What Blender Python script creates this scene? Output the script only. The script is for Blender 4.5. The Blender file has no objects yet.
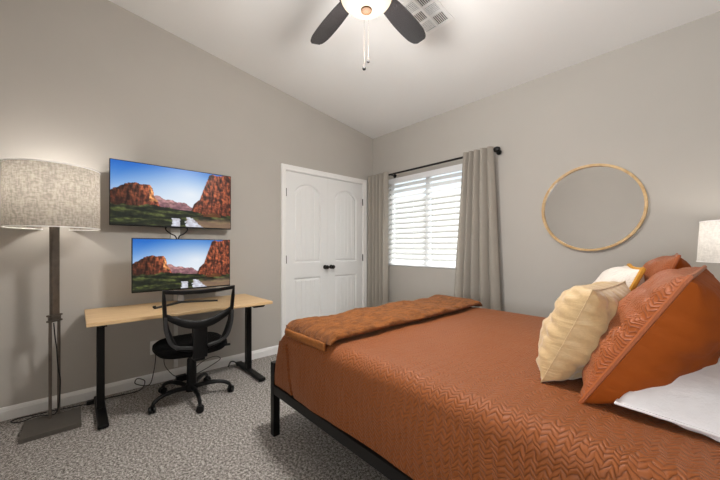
import bpy, bmesh, math, random
from mathutils import Vector, Matrix, noise
random.seed(7)
C = bpy.context.scene.collection
S = bpy.context.scene
PI = math.pi
R = math.radians

# ---------------------------------------------------------------- camera, world, light, exposure
cam_d = bpy.data.cameras.new('camera'); cam = bpy.data.objects.new('camera', cam_d); C.objects.link(cam)
cam.location = (3.17, 0, 1.155); cam.rotation_euler = (R(90), 0, R(47.8))
cam_d.sensor_width = 36; cam_d.lens = 313/720*36; cam_d.shift_y = 8.5/720; cam_d.clip_start = .02
S.camera = cam
S.view_settings.view_transform = 'Standard'
S.view_settings.look = 'None'
S.view_settings.gamma = 1
S.view_settings.use_curve_mapping = False
S.view_settings.exposure = 0.75

world = bpy.data.worlds.new('world'); S.world = world; world.use_nodes = True
wn = world.node_tree; bg = wn.nodes['Background']
bg.inputs[0].default_value = (.80, .90, 1.0, 1); bg.inputs[1].default_value = 1.0

def light(name, kind, loc, power, color=(1, 1, 1), rot=(0, 0, 0), **k):
    d = bpy.data.lights.new(name, kind); d.energy = power; d.color = color
    for a, b in k.items(): setattr(d, a, b)
    o = bpy.data.objects.new(name, d); C.objects.link(o); o.location = loc; o.rotation_euler = rot
    return o
def aim(o, d):
    o.rotation_euler = Vector(d).to_track_quat('-Z', 'Y').to_euler()
sun = light('sun', 'SUN', (1, 6, 5), 8.5, (1, .97, .92), angle=R(.6)); aim(sun, (.05, -.47, -.88))
# daylight falling in through the window, and an unseen fill lamp added behind the camera
win_l = light('window_daylight', 'AREA', (.87, 4.5, 3.7), 75, (.90, .95, 1), shape='RECTANGLE', size=2.2, size_y=2.0)
aim(win_l, (0, -1.35, -2.1))
hall = light('hall_fill_light', 'AREA', (3.08, -1.20, 1.00), 46, (.93, .97, 1), shape='RECTANGLE', size=.75, size_y=.8)
aim(hall, (-.22, .50, 1))

# ---------------------------------------------------------------- materials
def srgb(r, g, b):
    f = lambda c: (c/255/12.92) if c <= 10 else ((c/255+.055)/1.055)**2.4
    return (f(r), f(g), f(b), 1)
MATS = {}
def mat(name, col, rough=.5, metal=0, spec=.5, noise_amt=0, noise_scale=40, bump=0, bump_scale=60, **k):
    m = bpy.data.materials.new(name); m.use_nodes = True; MATS[name] = m
    nt = m.node_tree; b = nt.nodes['Principled BSDF']
    b.inputs['Base Color'].default_value = col; b.inputs['Roughness'].default_value = rough
    b.inputs['Metallic'].default_value = metal; b.inputs['Specular IOR Level'].default_value = spec
    for a, v in k.items(): b.inputs[a.replace('_', ' ')].default_value = v
    tc = nt.nodes.new('ShaderNodeTexCoord')
    if noise_amt:
        n = nt.nodes.new('ShaderNodeTexNoise'); n.inputs['Scale'].default_value = noise_scale; n.inputs['Detail'].default_value = 5
        nt.links.new(tc.outputs['Object'], n.inputs['Vector'])
        cr = nt.nodes.new('ShaderNodeValToRGB')
        cr.color_ramp.elements[0].position = .3; cr.color_ramp.elements[1].position = .7
        cr.color_ramp.elements[0].color = tuple(c*(1-noise_amt) for c in col[:3])+(1,)
        cr.color_ramp.elements[1].color = tuple(min(1, c*(1+noise_amt)) for c in col[:3])+(1,)
        nt.links.new(n.outputs['Fac'], cr.inputs[0]); nt.links.new(cr.outputs[0], b.inputs['Base Color'])
    if bump:
        n2 = nt.nodes.new('ShaderNodeTexNoise'); n2.inputs['Scale'].default_value = bump_scale; n2.inputs['Detail'].default_value = 4
        nt.links.new(tc.outputs['Object'], n2.inputs['Vector'])
        bp = nt.nodes.new('ShaderNodeBump'); bp.inputs['Strength'].default_value = bump; bp.inputs['Distance'].default_value = .01
        nt.links.new(n2.outputs['Fac'], bp.inputs['Height']); nt.links.new(bp.outputs[0], b.inputs['Normal'])
    return m
def nodes(m): return m.node_tree, m.node_tree.nodes['Principled BSDF']
def emis(name, col, strength):
    m = bpy.data.materials.new(name); m.use_nodes = True; nt = m.node_tree
    b = nt.nodes['Principled BSDF']; b.inputs['Base Color'].default_value = (.8, .8, .8, 1)
    b.inputs['Emission Color'].default_value = col; b.inputs['Emission Strength'].default_value = strength
    return m

M_wall = mat('greige_wall_paint', srgb(187, 182, 175), .85, spec=.2, noise_amt=.015, noise_scale=3, bump=.06, bump_scale=220)
M_ceil = mat('ceiling_paint', srgb(238, 237, 235), .9, spec=.2, bump=.08, bump_scale=160)
M_trim = mat('white_trim_paint', srgb(243, 242, 240), .42, bump=.02)
M_doorp = mat('white_door_paint', srgb(236, 236, 235), .4, bump=.02, bump_scale=150)
M_black = mat('black_powder_metal', srgb(15, 14, 14), .45, spec=.35, metal=.3, noise_amt=.1, bump=.05, bump_scale=400)
M_bplast = mat('black_plastic', srgb(11, 11, 12), .42, spec=.3, noise_amt=.08)
M_gplast = mat('dark_grey_plastic', srgb(44, 44, 45), .5, noise_amt=.06)
M_silver = mat('silver_metal', srgb(170, 172, 176), .35, metal=.7, noise_amt=.04)
M_bronze = mat('brushed_bronze', srgb(112, 103, 95), .38, metal=.7, noise_amt=.12, noise_scale=30)
M_plate = mat('grey_bronze_plate', srgb(92, 87, 81), .55, metal=.3, noise_amt=.06, noise_scale=60)
M_seat = mat('black_seat_fabric', srgb(13, 13, 14), .95, spec=.15, bump=.3, bump_scale=500)
M_beige = mat('beige_satin_cotton', srgb(190, 160, 116), .55, noise_amt=.05, noise_scale=90, bump=.12, bump_scale=260, Sheen_Weight=.25)
def creased(m, sc=(3, 9, 3), strength=.45, dist=.03, scale=2.2):
    nt, b = nodes(m); tc = nt.nodes.new('ShaderNodeTexCoord'); mp = nt.nodes.new('ShaderNodeMapping'); mp.inputs['Scale'].default_value = sc; mp.inputs['Rotation'].default_value = (.5, .4, .2)
    n = nt.nodes.new('ShaderNodeTexNoise'); n.inputs['Scale'].default_value = scale; n.inputs['Detail'].default_value = 4; n.inputs['Distortion'].default_value = .7
    bp = nt.nodes.new('ShaderNodeBump'); bp.inputs['Strength'].default_value = strength; bp.inputs['Distance'].default_value = dist
    nt.links.new(tc.outputs['Object'], mp.inputs[0]); nt.links.new(mp.outputs[0], n.inputs['Vector']); nt.links.new(n.outputs['Fac'], bp.inputs['Height'])
    old = b.inputs['Normal'].links
    if old: nt.links.new(old[0].from_socket, bp.inputs['Normal'])
    nt.links.new(bp.outputs[0], b.inputs['Normal'])
creased(M_beige, (1.5, 3, 9), .3)
M_white = mat('white_cotton', srgb(226, 223, 224), .75, noise_amt=.02, bump=.1, bump_scale=220, Sheen_Weight=.2)
M_mustard = mat('mustard_trim', srgb(196, 138, 42), .8, noise_amt=.12, noise_scale=200, bump=.4, bump_scale=300)
M_rustback = mat('rust_smooth_cotton', srgb(146, 70, 16), .8, spec=.2, noise_amt=.06, noise_scale=14, bump=.3, bump_scale=14)
creased(M_rustback, (2, 2, 7), .3, .03, 1.6); creased(M_white, (2, 5, 5), .3, .03, 1.6)
M_brownfan = mat('dark_walnut_blade', srgb(40, 37, 38), .25, noise_amt=.2, noise_scale=25, spec=.6)
M_fanmetal = mat('fan_dark_bronze', srgb(60, 48, 40), .35, metal=.7, noise_amt=.1)
M_amber = mat('amber_finial', srgb(34, 19, 6), .7, metal=0, spec=.1, noise_amt=.1)
M_cable = mat('black_cable_rubber', srgb(20, 20, 20), .55, noise_amt=.05)
M_plastic = mat('white_plastic', srgb(228, 227, 224), .4, noise_amt=.02)
M_vinyl = mat('white_vinyl', srgb(235, 236, 238), .4, noise_amt=.01)
M_ventdark = mat('vent_duct_shade', srgb(38, 36, 34), .9, noise_amt=.1)
M_chain = mat('antique_brass_chain', srgb(60, 50, 42), .7, metal=.0, noise_amt=.05)
M_rod = mat('black_curtain_rod', srgb(22, 21, 21), .4, metal=.4, noise_amt=.08)
M_hw = mat('dark_hardware', srgb(42, 38, 35), .35, metal=.6, noise_amt=.1)

def wood(name, c1, c2, axis=(1, 1, 1), scale=7, rough=.45):
    m = mat(name, c1, rough); nt, b = nodes(m)
    tc = nt.nodes.new('ShaderNodeTexCoord'); mp = nt.nodes.new('ShaderNodeMapping'); mp.inputs['Scale'].default_value = axis
    n = nt.nodes.new('ShaderNodeTexNoise'); n.inputs['Scale'].default_value = scale; n.inputs['Detail'].default_value = 8; n.inputs['Distortion'].default_value = .6
    cr = nt.nodes.new('ShaderNodeValToRGB'); cr.color_ramp.elements[0].color = c1; cr.color_ramp.elements[1].color = c2
    cr.color_ramp.elements[0].position = .35; cr.color_ramp.elements[1].position = .68
    nt.links.new(tc.outputs['Object'], mp.inputs[0]); nt.links.new(mp.outputs[0], n.inputs['Vector'])
    nt.links.new(n.outputs['Fac'], cr.inputs[0]); nt.links.new(cr.outputs[0], b.inputs['Base Color'])
    return m
M_wood = wood('light_maple_wood', srgb(226, 194, 150), srgb(210, 174, 126), (12, .8, 4), 6)
M_ring = wood('pale_bamboo_wood', srgb(214, 182, 132), srgb(190, 152, 100), (3, 3, 3), 6)
M_night = wood('white_oak_nightstand', srgb(170, 140, 104), srgb(146, 116, 84), (2, 14, 2), 5)

M_mirror = mat('mirror_silver', (.9, .9, .9, 1), .01, metal=1)
def glassy():
    m = bpy.data.materials.new('window_glass'); m.use_nodes = True; nt = m.node_tree; nt.nodes.clear()
    o = nt.nodes.new('ShaderNodeOutputMaterial'); t = nt.nodes.new('ShaderNodeBsdfTransparent'); g = nt.nodes.new('ShaderNodeBsdfGlossy')
    g.inputs['Roughness'].default_value = .02; t.inputs[0].default_value = (.93, .95, .95, 1)
    mx = nt.nodes.new('ShaderNodeMixShader'); mx.inputs[0].default_value = .06
    nt.links.new(t.outputs[0], mx.inputs[1]); nt.links.new(g.outputs[0], mx.inputs[2]); nt.links.new(mx.outputs[0], o.inputs[0])
    return m
M_glass = glassy()
def translucent(name, col, amount, rough=.8, weave=0, wscale=400, transp=0):
    """cloth or thin plastic: diffuse + translucent (+ open weave)"""
    m = bpy.data.materials.new(name); m.use_nodes = True; nt = m.node_tree; b = nt.nodes['Principled BSDF']
    out = nt.nodes['Material Output']
    b.inputs['Base Color'].default_value = col; b.inputs['Roughness'].default_value = rough; b.inputs['Specular IOR Level'].default_value = .2
    tr = nt.nodes.new('ShaderNodeBsdfTranslucent'); tr.inputs[0].default_value = col
    mx = nt.nodes.new('ShaderNodeMixShader'); mx.inputs[0].default_value = amount
    nt.links.new(b.outputs[0], mx.inputs[1]); nt.links.new(tr.outputs[0], mx.inputs[2])
    last = mx
    if weave:
        tc = nt.nodes.new('ShaderNodeTexCoord'); mp = nt.nodes.new('ShaderNodeMapping'); mp.inputs['Scale'].default_value = (1, 1, .32)
        n = nt.nodes.new('ShaderNodeTexNoise'); n.inputs['Scale'].default_value = wscale; n.inputs['Detail'].default_value = 3
        mp2 = nt.nodes.new('ShaderNodeMapping'); mp2.inputs['Scale'].default_value = (.4, .4, 1.3)
        n2 = nt.nodes.new('ShaderNodeTexNoise'); n2.inputs['Scale'].default_value = wscale; n2.inputs['Detail'].default_value = 3
        ad = nt.nodes.new('ShaderNodeMath'); ad.operation = 'ADD'
        cr = nt.nodes.new('ShaderNodeValToRGB'); cr.color_ramp.elements[0].position = .40; cr.color_ramp.elements[1].position = .60
        hf = nt.nodes.new('ShaderNodeMath'); hf.operation = 'MULTIPLY'; hf.inputs[1].default_value = .5
        cr.color_ramp.elements[0].color = tuple(c*(1-weave) for c in col[:3])+(1,); cr.color_ramp.elements[1].color = tuple(min(1, c*(1+weave*.6)) for c in col[:3])+(1,)
        L = nt.links.new
        L(tc.outputs['Object'], mp.inputs[0]); L(mp.outputs[0], n.inputs['Vector']); L(tc.outputs['Object'], mp2.inputs[0]); L(mp2.outputs[0], n2.inputs['Vector'])
        L(n.outputs['Fac'], ad.inputs[0]); L(n2.outputs['Fac'], ad.inputs[1]); L(ad.outputs[0], hf.inputs[0]); L(hf.outputs[0], cr.inputs[0])
        L(cr.outputs[0], b.inputs['Base Color']); L(cr.outputs[0], tr.inputs[0])
    if transp:
        tp = nt.nodes.new('ShaderNodeBsdfTransparent'); m2 = nt.nodes.new('ShaderNodeMixShader'); m2.inputs[0].default_value = transp
        nt.links.new(mx.outputs[0], m2.inputs[1]); nt.links.new(tp.outputs[0], m2.inputs[2]); last = m2
    nt.links.new(last.outputs[0], out.inputs[0])
    return m
M_slat = translucent('white_blind_slat', srgb(238, 238, 238), .28, .5)
M_curtain = translucent('linen_curtain_cloth', srgb(168, 161, 151), .14, .9, weave=.06, wscale=500)
M_shade = translucent('heathered_linen_shade', srgb(166, 158, 148), .36, .9, weave=.28, wscale=95)
M_shade2 = translucent('pale_linen_shade', srgb(214, 212, 208), .45, .9, weave=.12, wscale=110)
M_mesh = translucent('black_open_mesh', srgb(28, 28, 29), .1, .8, transp=.72)

def carpet():
    m = mat('speckled_grey_carpet', srgb(160, 152, 144), .98, spec=.05); nt, b = nodes(m); L = nt.links.new
    tc = nt.nodes.new('ShaderNodeTexCoord')
    n = nt.nodes.new('ShaderNodeTexNoise'); n.inputs['Scale'].default_value = 70; n.inputs['Detail'].default_value = 9; n.inputs['Roughness'].default_value = .95
    n3 = nt.nodes.new('ShaderNodeTexNoise'); n3.inputs['Scale'].default_value = 6; n3.inputs['Detail'].default_value = 3
    cr = nt.nodes.new('ShaderNodeValToRGB'); e = cr.color_ramp.elements
    e[0].position = .43; e[0].color = srgb(52, 47, 44); e[1].position = .59; e[1].color = srgb(236, 230, 225)
    q = e.new(.5); q.color = srgb(146, 139, 133)
    mx = nt.nodes.new('ShaderNodeMix'); mx.data_type = 'RGBA'; mx.blend_type = 'MULTIPLY'; mx.inputs[0].default_value = .35
    L(tc.outputs['Object'], n.inputs['Vector']); L(tc.outputs['Object'], n3.inputs['Vector'])
    L(n.outputs['Fac'], cr.inputs[0]); L(cr.outputs[0], mx.inputs[6]); L(n3.outputs['Fac'], mx.inputs[7])
    L(cr.outputs[0], b.inputs['Base Color'])
    bp = nt.nodes.new('ShaderNodeBump'); bp.inputs['Strength'].default_value = .7; bp.inputs['Distance'].default_value = .010
    L(n.outputs['Fac'], bp.inputs['Height']); L(bp.outputs[0], b.inputs['Normal'])
    return m
M_carpet = carpet()

def quilted(name, c1, c2, sx, sy, bumpd=.006, strength=1, sheen=.5, rough=.55, uvs=True, amp=.5):
    """stitched zigzag quilting driven by the cloth's own UVs"""
    m = mat(name, c1, rough, Sheen_Weight=sheen, Sheen_Roughness=.4); nt, b = nodes(m); L = nt.links.new
    b.inputs['Sheen Tint'].default_value = (1, .84, .66, 1)
    uv = nt.nodes.new('ShaderNodeUVMap'); sp = nt.nodes.new('ShaderNodeSeparateXYZ')
    nz = nt.nodes.new('ShaderNodeTexNoise'); nz.inputs['Scale'].default_value = 9; nz.inputs['Detail'].default_value = 3
    L(uv.outputs[0], nz.inputs['Vector'])
    ms = nt.nodes.new('ShaderNodeVectorMath'); ms.operation = 'MULTIPLY_ADD'
    L(nz.outputs['Color'], ms.inputs[0]); ms.inputs[1].default_value = (.065, .065, 0); L(uv.outputs[0], ms.inputs[2])
    L(ms.outputs[0], sp.inputs[0])
    def mth(op, a, bb=None, c=None):
        x = nt.nodes.new('ShaderNodeMath'); x.operation = op
        for i, v in enumerate((a, bb, c)):
            if v is None: continue
            if isinstance(v, (int, float)): x.inputs[i].default_value = v
            else: L(v, x.inputs[i])
        return x.outputs[0]
    xs = mth('MULTIPLY', sp.outputs[0], sx)
    tri = mth('PINGPONG', xs, 1.0)
    ys = mth('MULTIPLY_ADD', sp.outputs[1], sy, mth('MULTIPLY', tri, amp*2))
    rid = mth('ABSOLUTE', mth('SINE', mth('MULTIPLY', ys, PI)))
    rid = mth('POWER', rid, .55)
    zed = mth('POWER', mth('ABSOLUTE', mth('SINE', mth('MULTIPLY', xs, PI/1.0))), .4)
    h = mth('MULTIPLY_ADD', zed, .35, rid)
    n2 = nt.nodes.new('ShaderNodeTexNoise'); n2.inputs['Scale'].default_value = 26; n2.inputs['Detail'].default_value = 5
    L(uv.outputs[0], n2.inputs['Vector'])
    h2 = mth('MULTIPLY_ADD', n2.outputs['Fac'], 1.3, h)
    bp = nt.nodes.new('ShaderNodeBump'); bp.inputs['Strength'].default_value = strength; bp.inputs['Distance'].default_value = bumpd
    L(h2, bp.inputs['Height']); L(bp.outputs[0], b.inputs['Normal'])
    cr = nt.nodes.new('ShaderNodeValToRGB'); cr.color_ramp.elements[0].color = c2; cr.color_ramp.elements[1].color = c1
    cr.color_ramp.elements[0].position = .15; cr.color_ramp.elements[1].position = .8
    L(rid, cr.inputs[0]); L(cr.outputs[0], b.inputs['Base Color'])
    return m
M_quilt = quilted('rust_quilted_cotton', srgb(134, 70, 22), srgb(104, 51, 13), 58, 56, .0032, .85, sheen=.12, rough=.58)
M_quilt.node_tree.nodes['Principled BSDF'].inputs['Specular IOR Level'].default_value = .4
M_sham = quilted('rust_sham_quilting', srgb(152, 76, 24), srgb(122, 57, 14), 104, 84, .0025, .8, sheen=.1)
def fur():
    m = mat('brown_faux_fur', srgb(150, 84, 38), .95, spec=.15, Sheen_Weight=.08); nt, b = nodes(m); L = nt.links.new
    tc = nt.nodes.new('ShaderNodeTexCoord'); n = nt.nodes.new('ShaderNodeTexNoise'); n.inputs['Scale'].default_value = 17; n.inputs['Detail'].default_value = 10; n.inputs['Roughness'].default_value = .7; n.inputs['Distortion'].default_value = .4
    mp = nt.nodes.new('ShaderNodeMapping'); mp.inputs['Scale'].default_value = (1.8, .9, 1)
    L(tc.outputs['Object'], mp.inputs[0]); L(mp.outputs[0], n.inputs['Vector'])
    cr = nt.nodes.new('ShaderNodeValToRGB'); e = cr.color_ramp.elements; e[0].position = .30; e[0].color = srgb(84, 44, 14); e[1].position = .72; e[1].color = srgb(160, 98, 46)
    L(n.outputs['Fac'], cr.inputs[0]); L(cr.outputs[0], b.inputs['Base Color'])
    bp = nt.nodes.new('ShaderNodeBump'); bp.inputs['Strength'].default_value = .9; bp.inputs['Distance'].default_value = .02
    L(n.outputs['Fac'], bp.inputs['Height']); L(bp.outputs[0], b.inputs['Normal'])
    return m
M_fur = fur()
def knit():
    m = mat('cream_knit', srgb(222, 212, 202), .9, Sheen_Weight=.3); nt, b = nodes(m); L = nt.links.new
    tc = nt.nodes.new('ShaderNodeTexCoord'); v = nt.nodes.new('ShaderNodeTexVoronoi'); v.inputs['Scale'].default_value = 130
    L(tc.outputs['Object'], v.inputs['Vector'])
    bp = nt.nodes.new('ShaderNodeBump'); bp.inputs['Strength'].default_value = .7; bp.inputs['Distance'].default_value = .004
    L(v.outputs['Distance'], bp.inputs['Height']); L(bp.outputs[0], b.inputs['Normal'])
    return m
M_knit = knit()
M_lining = mat('golden_plush_lining', srgb(140, 82, 30), .9, noise_amt=.15, noise_scale=60, bump=.4, bump_scale=90)
def screen_mat():
    m = bpy.data.materials.new('screen_picture'); m.use_nodes = True; nt, b = nodes(m)
    a = nt.nodes.new('ShaderNodeVertexColor'); a.layer_name = 'picture'
    b.inputs['Base Color'].default_value = (.01, .01, .01, 1); b.inputs['Roughness'].default_value = .3; b.inputs['Specular IOR Level'].default_value = .2
    nt.links.new(a.outputs[0], b.inputs['Emission Color']); b.inputs['Emission Strength'].default_value = .70
    return m
M_screen = screen_mat()

# ---------------------------------------------------------------- mesh helpers
def bm_new(): return bmesh.new()
def add_box(bm, x0, x1, y0, y1, z0, z1, bev=0, M=None, seg=2):
    r = bmesh.ops.create_cube(bm, size=1); vs = r['verts']
    for v in vs: v.co = Vector(((x0+x1)/2+v.co.x*(x1-x0), (y0+y1)/2+v.co.y*(y1-y0), (z0+z1)/2+v.co.z*(z1-z0)))
    if bev:
        es = list({e for v in vs for e in v.link_edges})
        o = bmesh.ops.bevel(bm, geom=es, offset=bev, segments=seg, affect='EDGES', profile=.5); vs = list({v for f in o['faces'] for v in f.verts} | {v for v in vs if v.is_valid})
    if M is not None:
        for v in vs: v.co = M @ v.co
    return bm
def add_tube(bm, pts, r, seg=10, cap=True, closed=False):
    pts = [Vector(p) for p in pts]; n = len(pts); rad = r if isinstance(r, (list, tuple)) else [r]*n
    rings = []; up = None
    for i, p in enumerate(pts):
        if closed: t = pts[(i+1) % n]-pts[i-1]
        else: t = pts[min(i+1, n-1)]-pts[max(i-1, 0)]
        t.normalize()
        if up is None: up = Vector((0, 0, 1)) if abs(t.z) < .9 else Vector((1, 0, 0))
        a = t.cross(up)
        if a.length < 1e-4: a = t.orthogonal()
        a.normalize(); b = a.cross(t).normalized(); up = b
        rings.append([bm.verts.new(p+a*math.cos(2*PI*k/seg)*rad[i]+b*math.sin(2*PI*k/seg)*rad[i]) for k in range(seg)])
    m = n if closed else n-1
    for i in range(m):
        A, B = rings[i], rings[(i+1) % n]
        for k in range(seg): bm.faces.new((A[k], A[(k+1) % seg], B[(k+1) % seg], B[k]))
    if cap and not closed: bm.faces.new(rings[0][::-1]); bm.faces.new(rings[-1])
    return bm
def add_lathe(bm, prof, c=(0, 0, 0), seg=32, axis='Z', closed=False):
    """prof: list of (r, h)"""
    c = Vector(c); rings = []
    for r, h in prof:
        ring = []
        if r < 1e-5:
            p = Vector((0, 0, h)); ring = [bm.verts.new(c+rot_ax(p, axis))]
        else:
            ring = [bm.verts.new(c+rot_ax(Vector((r*math.cos(2*PI*k/seg), r*math.sin(2*PI*k/seg), h)), axis)) for k in range(seg)]
        rings.append(ring)
    prs = list(zip(rings, rings[1:]))
    if closed: prs.append((rings[-1], rings[0]))
    for A, B in prs:
        for k in range(seg):
            k2 = (k+1) % seg
            if len(A) == 1 and len(B) == 1: break
            if len(A) == 1: bm.faces.new((A[0], B[k2], B[k]))
            elif len(B) == 1: bm.faces.new((A[k], A[k2], B[0]))
            else: bm.faces.new((A[k], A[k2], B[k2], B[k]))
    return bm
def rot_ax(p, axis):
    if axis == 'Z': return p
    if axis == 'X': return Vector((p.z, p.x, p.y))
    return Vector((p.x, p.z, p.y))
def add_grid(bm, nu, nv, f, uv=None, close_u=False):
    V = [[bm.verts.new(f(i/(nu-1) if not close_u else i/nu, j/(nv-1))) for j in range(nv)] for i in range(nu)]
    lay = bm.loops.layers.uv.verify() if uv else None
    F = []
    for i in range(nu if close_u else nu-1):
        for j in range(nv-1):
            i2 = (i+1) % nu
            fc = bm.faces.new((V[i][j], V[i2][j], V[i2][j+1], V[i][j+1])); F.append(fc)
            if lay:
                for l, (a, b) in zip(fc.loops, ((i, j), (i+1, j), (i+1, j+1), (i, j+1))):
                    l[lay].uv = uv(a/(nu-1), b/(nv-1))
    return V, F
def spline(pts, n=8):
    pts = [Vector(p) for p in pts]; out = []
    P = [pts[0]*2-pts[1]]+pts+[pts[-1]*2-pts[-2]]
    for i in range(1, len(P)-2):
        for k in range(n):
            t = k/n
            out.append(.5*((2*P[i])+(-P[i-1]+P[i+1])*t+(2*P[i-1]-5*P[i]+4*P[i+1]-P[i+2])*t*t+(-P[i-1]+3*P[i]-3*P[i+1]+P[i+2])*t**3))
    out.append(pts[-1]); return out
ROOT = {}
def obj(name, bm, m, parent=None, smooth=False, label=None, local=False, recalc=True):
    me = bpy.data.meshes.new(name)
    if recalc: bmesh.ops.recalc_face_normals(bm, faces=bm.faces)
    if smooth:
        for f in bm.faces: f.smooth = True
    if parent is not None and not local:
        bmesh.ops.translate(bm, verts=bm.verts, vec=-ROOT[parent.name])
    bm.to_mesh(me); bm.free()
    for q in (m if isinstance(m, (list, tuple)) else [m]): me.materials.append(q)
    o = bpy.data.objects.new(name, me); C.objects.link(o)
    if parent is not None: o.parent = parent; ROOT[o.name] = ROOT[parent.name]
    else: ROOT[o.name] = Vector((0, 0, 0))
    if label: o['label'] = label
    if smooth:
        try: me.set_sharp_from_angle(angle=R(40))
        except Exception: pass
    return o
def tag(o, label, cat, group=None):
    o['label'] = label; o['category'] = cat
    if group: o['group'] = group
    return o
def thing(name, label, cat, loc=(0, 0, 0), rz=0, group=None):
    o = bpy.data.objects.new(name, None); C.objects.link(o); o.location = loc; o.rotation_euler = (0, 0, rz); o.empty_display_size = .1
    ROOT[o.name] = Vector(loc); return tag(o, label, cat, group)
def struct(name, bm, m, **k):
    o = obj(name, bm, m, **k); o['kind'] = 'structure'; return o
def box(*a, **k): return add_box(bm_new(), *a, **k)
def origin_to_base(o):
    """move a one-mesh thing's origin to the middle of its base"""
    vs = [v.co for v in o.data.vertices]
    b = Vector(((min(v.x for v in vs)+max(v.x for v in vs))/2, (min(v.y for v in vs)+max(v.y for v in vs))/2, min(v.z for v in vs)))
    for v in o.data.vertices: v.co -= b
    o.location = b; ROOT[o.name] = b
    return o

# ---------------------------------------------------------------- room shell
XR, YB, YW = 3.66, -.62, 3.124          # right wall, back wall, window wall
def ceil_z(y): return 2.71+.139*(YW-y)
T = .12
# floor
struct('floor', box(-T, XR+T, YB-1.6, YW+.0, -.1, 0), M_carpet)
# ceiling: slopes up away from the window wall
bm = bm_new()
pts = [(-T, YB-T), (XR+T, YB-T), (XR+T, YW+.15), (-T, YW+.15)]
lo = [bm.verts.new((x, y, ceil_z(y))) for x, y in pts]; hi = [bm.verts.new((x, y, ceil_z(y)+.1)) for x, y in pts]
bm.faces.new(lo[::-1]); bm.faces.new(hi)
for i in range(4): bm.faces.new((lo[i], lo[(i+1) % 4], hi[(i+1) % 4], hi[i]))
struct('ceiling', bm, M_ceil)
def prism_x(bm, x0, x1, poly):
    A = [bm.verts.new((x0, y, z)) for y, z in poly]; B = [bm.verts.new((x1, y, z)) for y, z in poly]; n = len(poly)
    bm.faces.new(A); bm.faces.new(B[::-1])
    for i in range(n): bm.faces.new((A[i], A[(i+1) % n], B[(i+1) % n], B[i]))
DY0, DY1, DZ = 1.745, 2.925, 2.040       # closet opening
cz = ceil_z
bm = bm_new()
prism_x(bm, -T, 0, [(YB, 0), (DY0, 0), (DY0, cz(DY0)), (YB, cz(YB))])
prism_x(bm, -T, 0, [(DY0, DZ), (DY1, DZ), (DY1, cz(DY1)), (DY0, cz(DY0))])
prism_x(bm, -T, 0, [(DY1, 0), (YW, 0), (YW, cz(YW)), (DY1, cz(DY1))])
struct('wall_left', bm, M_wall)
bm = bm_new(); prism_x(bm, XR, XR+T, [(YB, 0), (YW, 0), (YW, cz(YW)), (YB, cz(YB))]); struct('wall_right', bm, M_wall)
WX0, WX1, WZ0, WZ1 = .27, 1.47, .925, 2.085
zt = cz(YW)
bm = bm_new()
add_box(bm, -T, WX0, YW, YW+.15, 0, zt); add_box(bm, WX1, XR+T, YW, YW+.15, 0, zt)
add_box(bm, WX0, WX1, YW, YW+.15, 0, WZ0); add_box(bm, WX0, WX1, YW, YW+.15, WZ1, zt)
struct('wall_front', bm, M_wall)
EX0, EX1, EZ = 2.68, 3.48, 2.04
bm = bm_new(); zb = cz(YB)
add_box(bm, -T, EX0, YB-T, YB, 0, zb); add_box(bm, EX1, XR+T, YB-T, YB, 0, zb); add_box(bm, EX0, EX1, YB-T, YB, EZ, zb)
struct('wall_back', bm, M_wall)
# made-up hall and open doorway, added to let the fill lamp in
bm = bm_new(); add_box(bm, EX0-.35, EX0-.25, YB-1.6, YB-T, 0, 2.5); add_box(bm, EX1+.25, EX1+.35, YB-1.6, YB-T, 0, 2.5)
add_box(bm, EX0-.35, EX1+.35, YB-1.7, YB-1.6, 0, 2.5); add_box(bm, EX0-.35, EX1+.35, YB-1.7, YB-T, 2.5, 2.6)
struct('wall_hall', bm, M_wall)

def baseboard(name, pts_fn, length):
    prof = [(0, 0), (.014, 0), (.014, .062), (.011, .066), (.011, .071), (.007, .083), (.004, .088), (0, .088)]
    bm = bm_new(); A = [bm.verts.new(pts_fn(0, p)) for p in prof]; B = [bm.verts.new(pts_fn(length, p)) for p in prof]; n = len(prof)
    bm.faces.new(A); bm.faces.new(B[::-1])
    for i in range(n): bm.faces.new((A[i], A[(i+1) % n], B[(i+1) % n], B[i]))
    return struct(name, bm, M_trim)
baseboard('baseboard_left', lambda s, p: (p[0], YB+s, p[1]), DY0-.062-YB)
baseboard('baseboard_front', lambda s, p: (s, YW-p[0], p[1]), XR)
baseboard('baseboard_right', lambda s, p: (XR-p[0], YB+s, p[1]), YW-YB)
baseboard('baseboard_back', lambda s, p: (s, YB+p[0], p[1]), EX0-.062)

def casing(name, fr, a0, a1, z1, w=.060):
    """colonial casing round an opening; fr(a, d, z) -> point"""
    prof = [(0, 0), (0, .010), (.010, .014), (.022, .012), (.034, .016), (.050, .019), (w, .019), (w, 0)]
    bm = bm_new()
    path = [(a0, 0, -1, 0), (a0, z1, -1, 1), (a1, z1, 1, 1), (a1, 0, 1, 0)]
    rings = []
    for a, z, da, dz in path: rings.append([bm.verts.new(fr(a+da*o, d, z+dz*o)) for o, d in prof])
    n = len(prof)
    for A, B in zip(rings, rings[1:]):
        for i in range(n): bm.faces.new((A[i], A[(i+1) % n], B[(i+1) % n], B[i]))
    bm.faces.new(rings[0]); bm.faces.new(rings[-1][::-1])
    return struct(name, bm, M_trim)
casing('trim_1', lambda a, d, z: (d, a, z), DY0, DY1, DZ)
casing('trim_2', lambda a, d, z: (a, YB+d, z), EX0, EX1, EZ)
bm = bm_new(); add_box(bm, -.11, 0, DY0, DY0+.004, 0, DZ); add_box(bm, -.11, 0, DY1-.004, DY1, 0, DZ); add_box(bm, -.11, 0, DY0+.004, DY1-.004, DZ-.004, DZ)
struct('trim_3', bm, M_trim)                        # closet jamb
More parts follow.
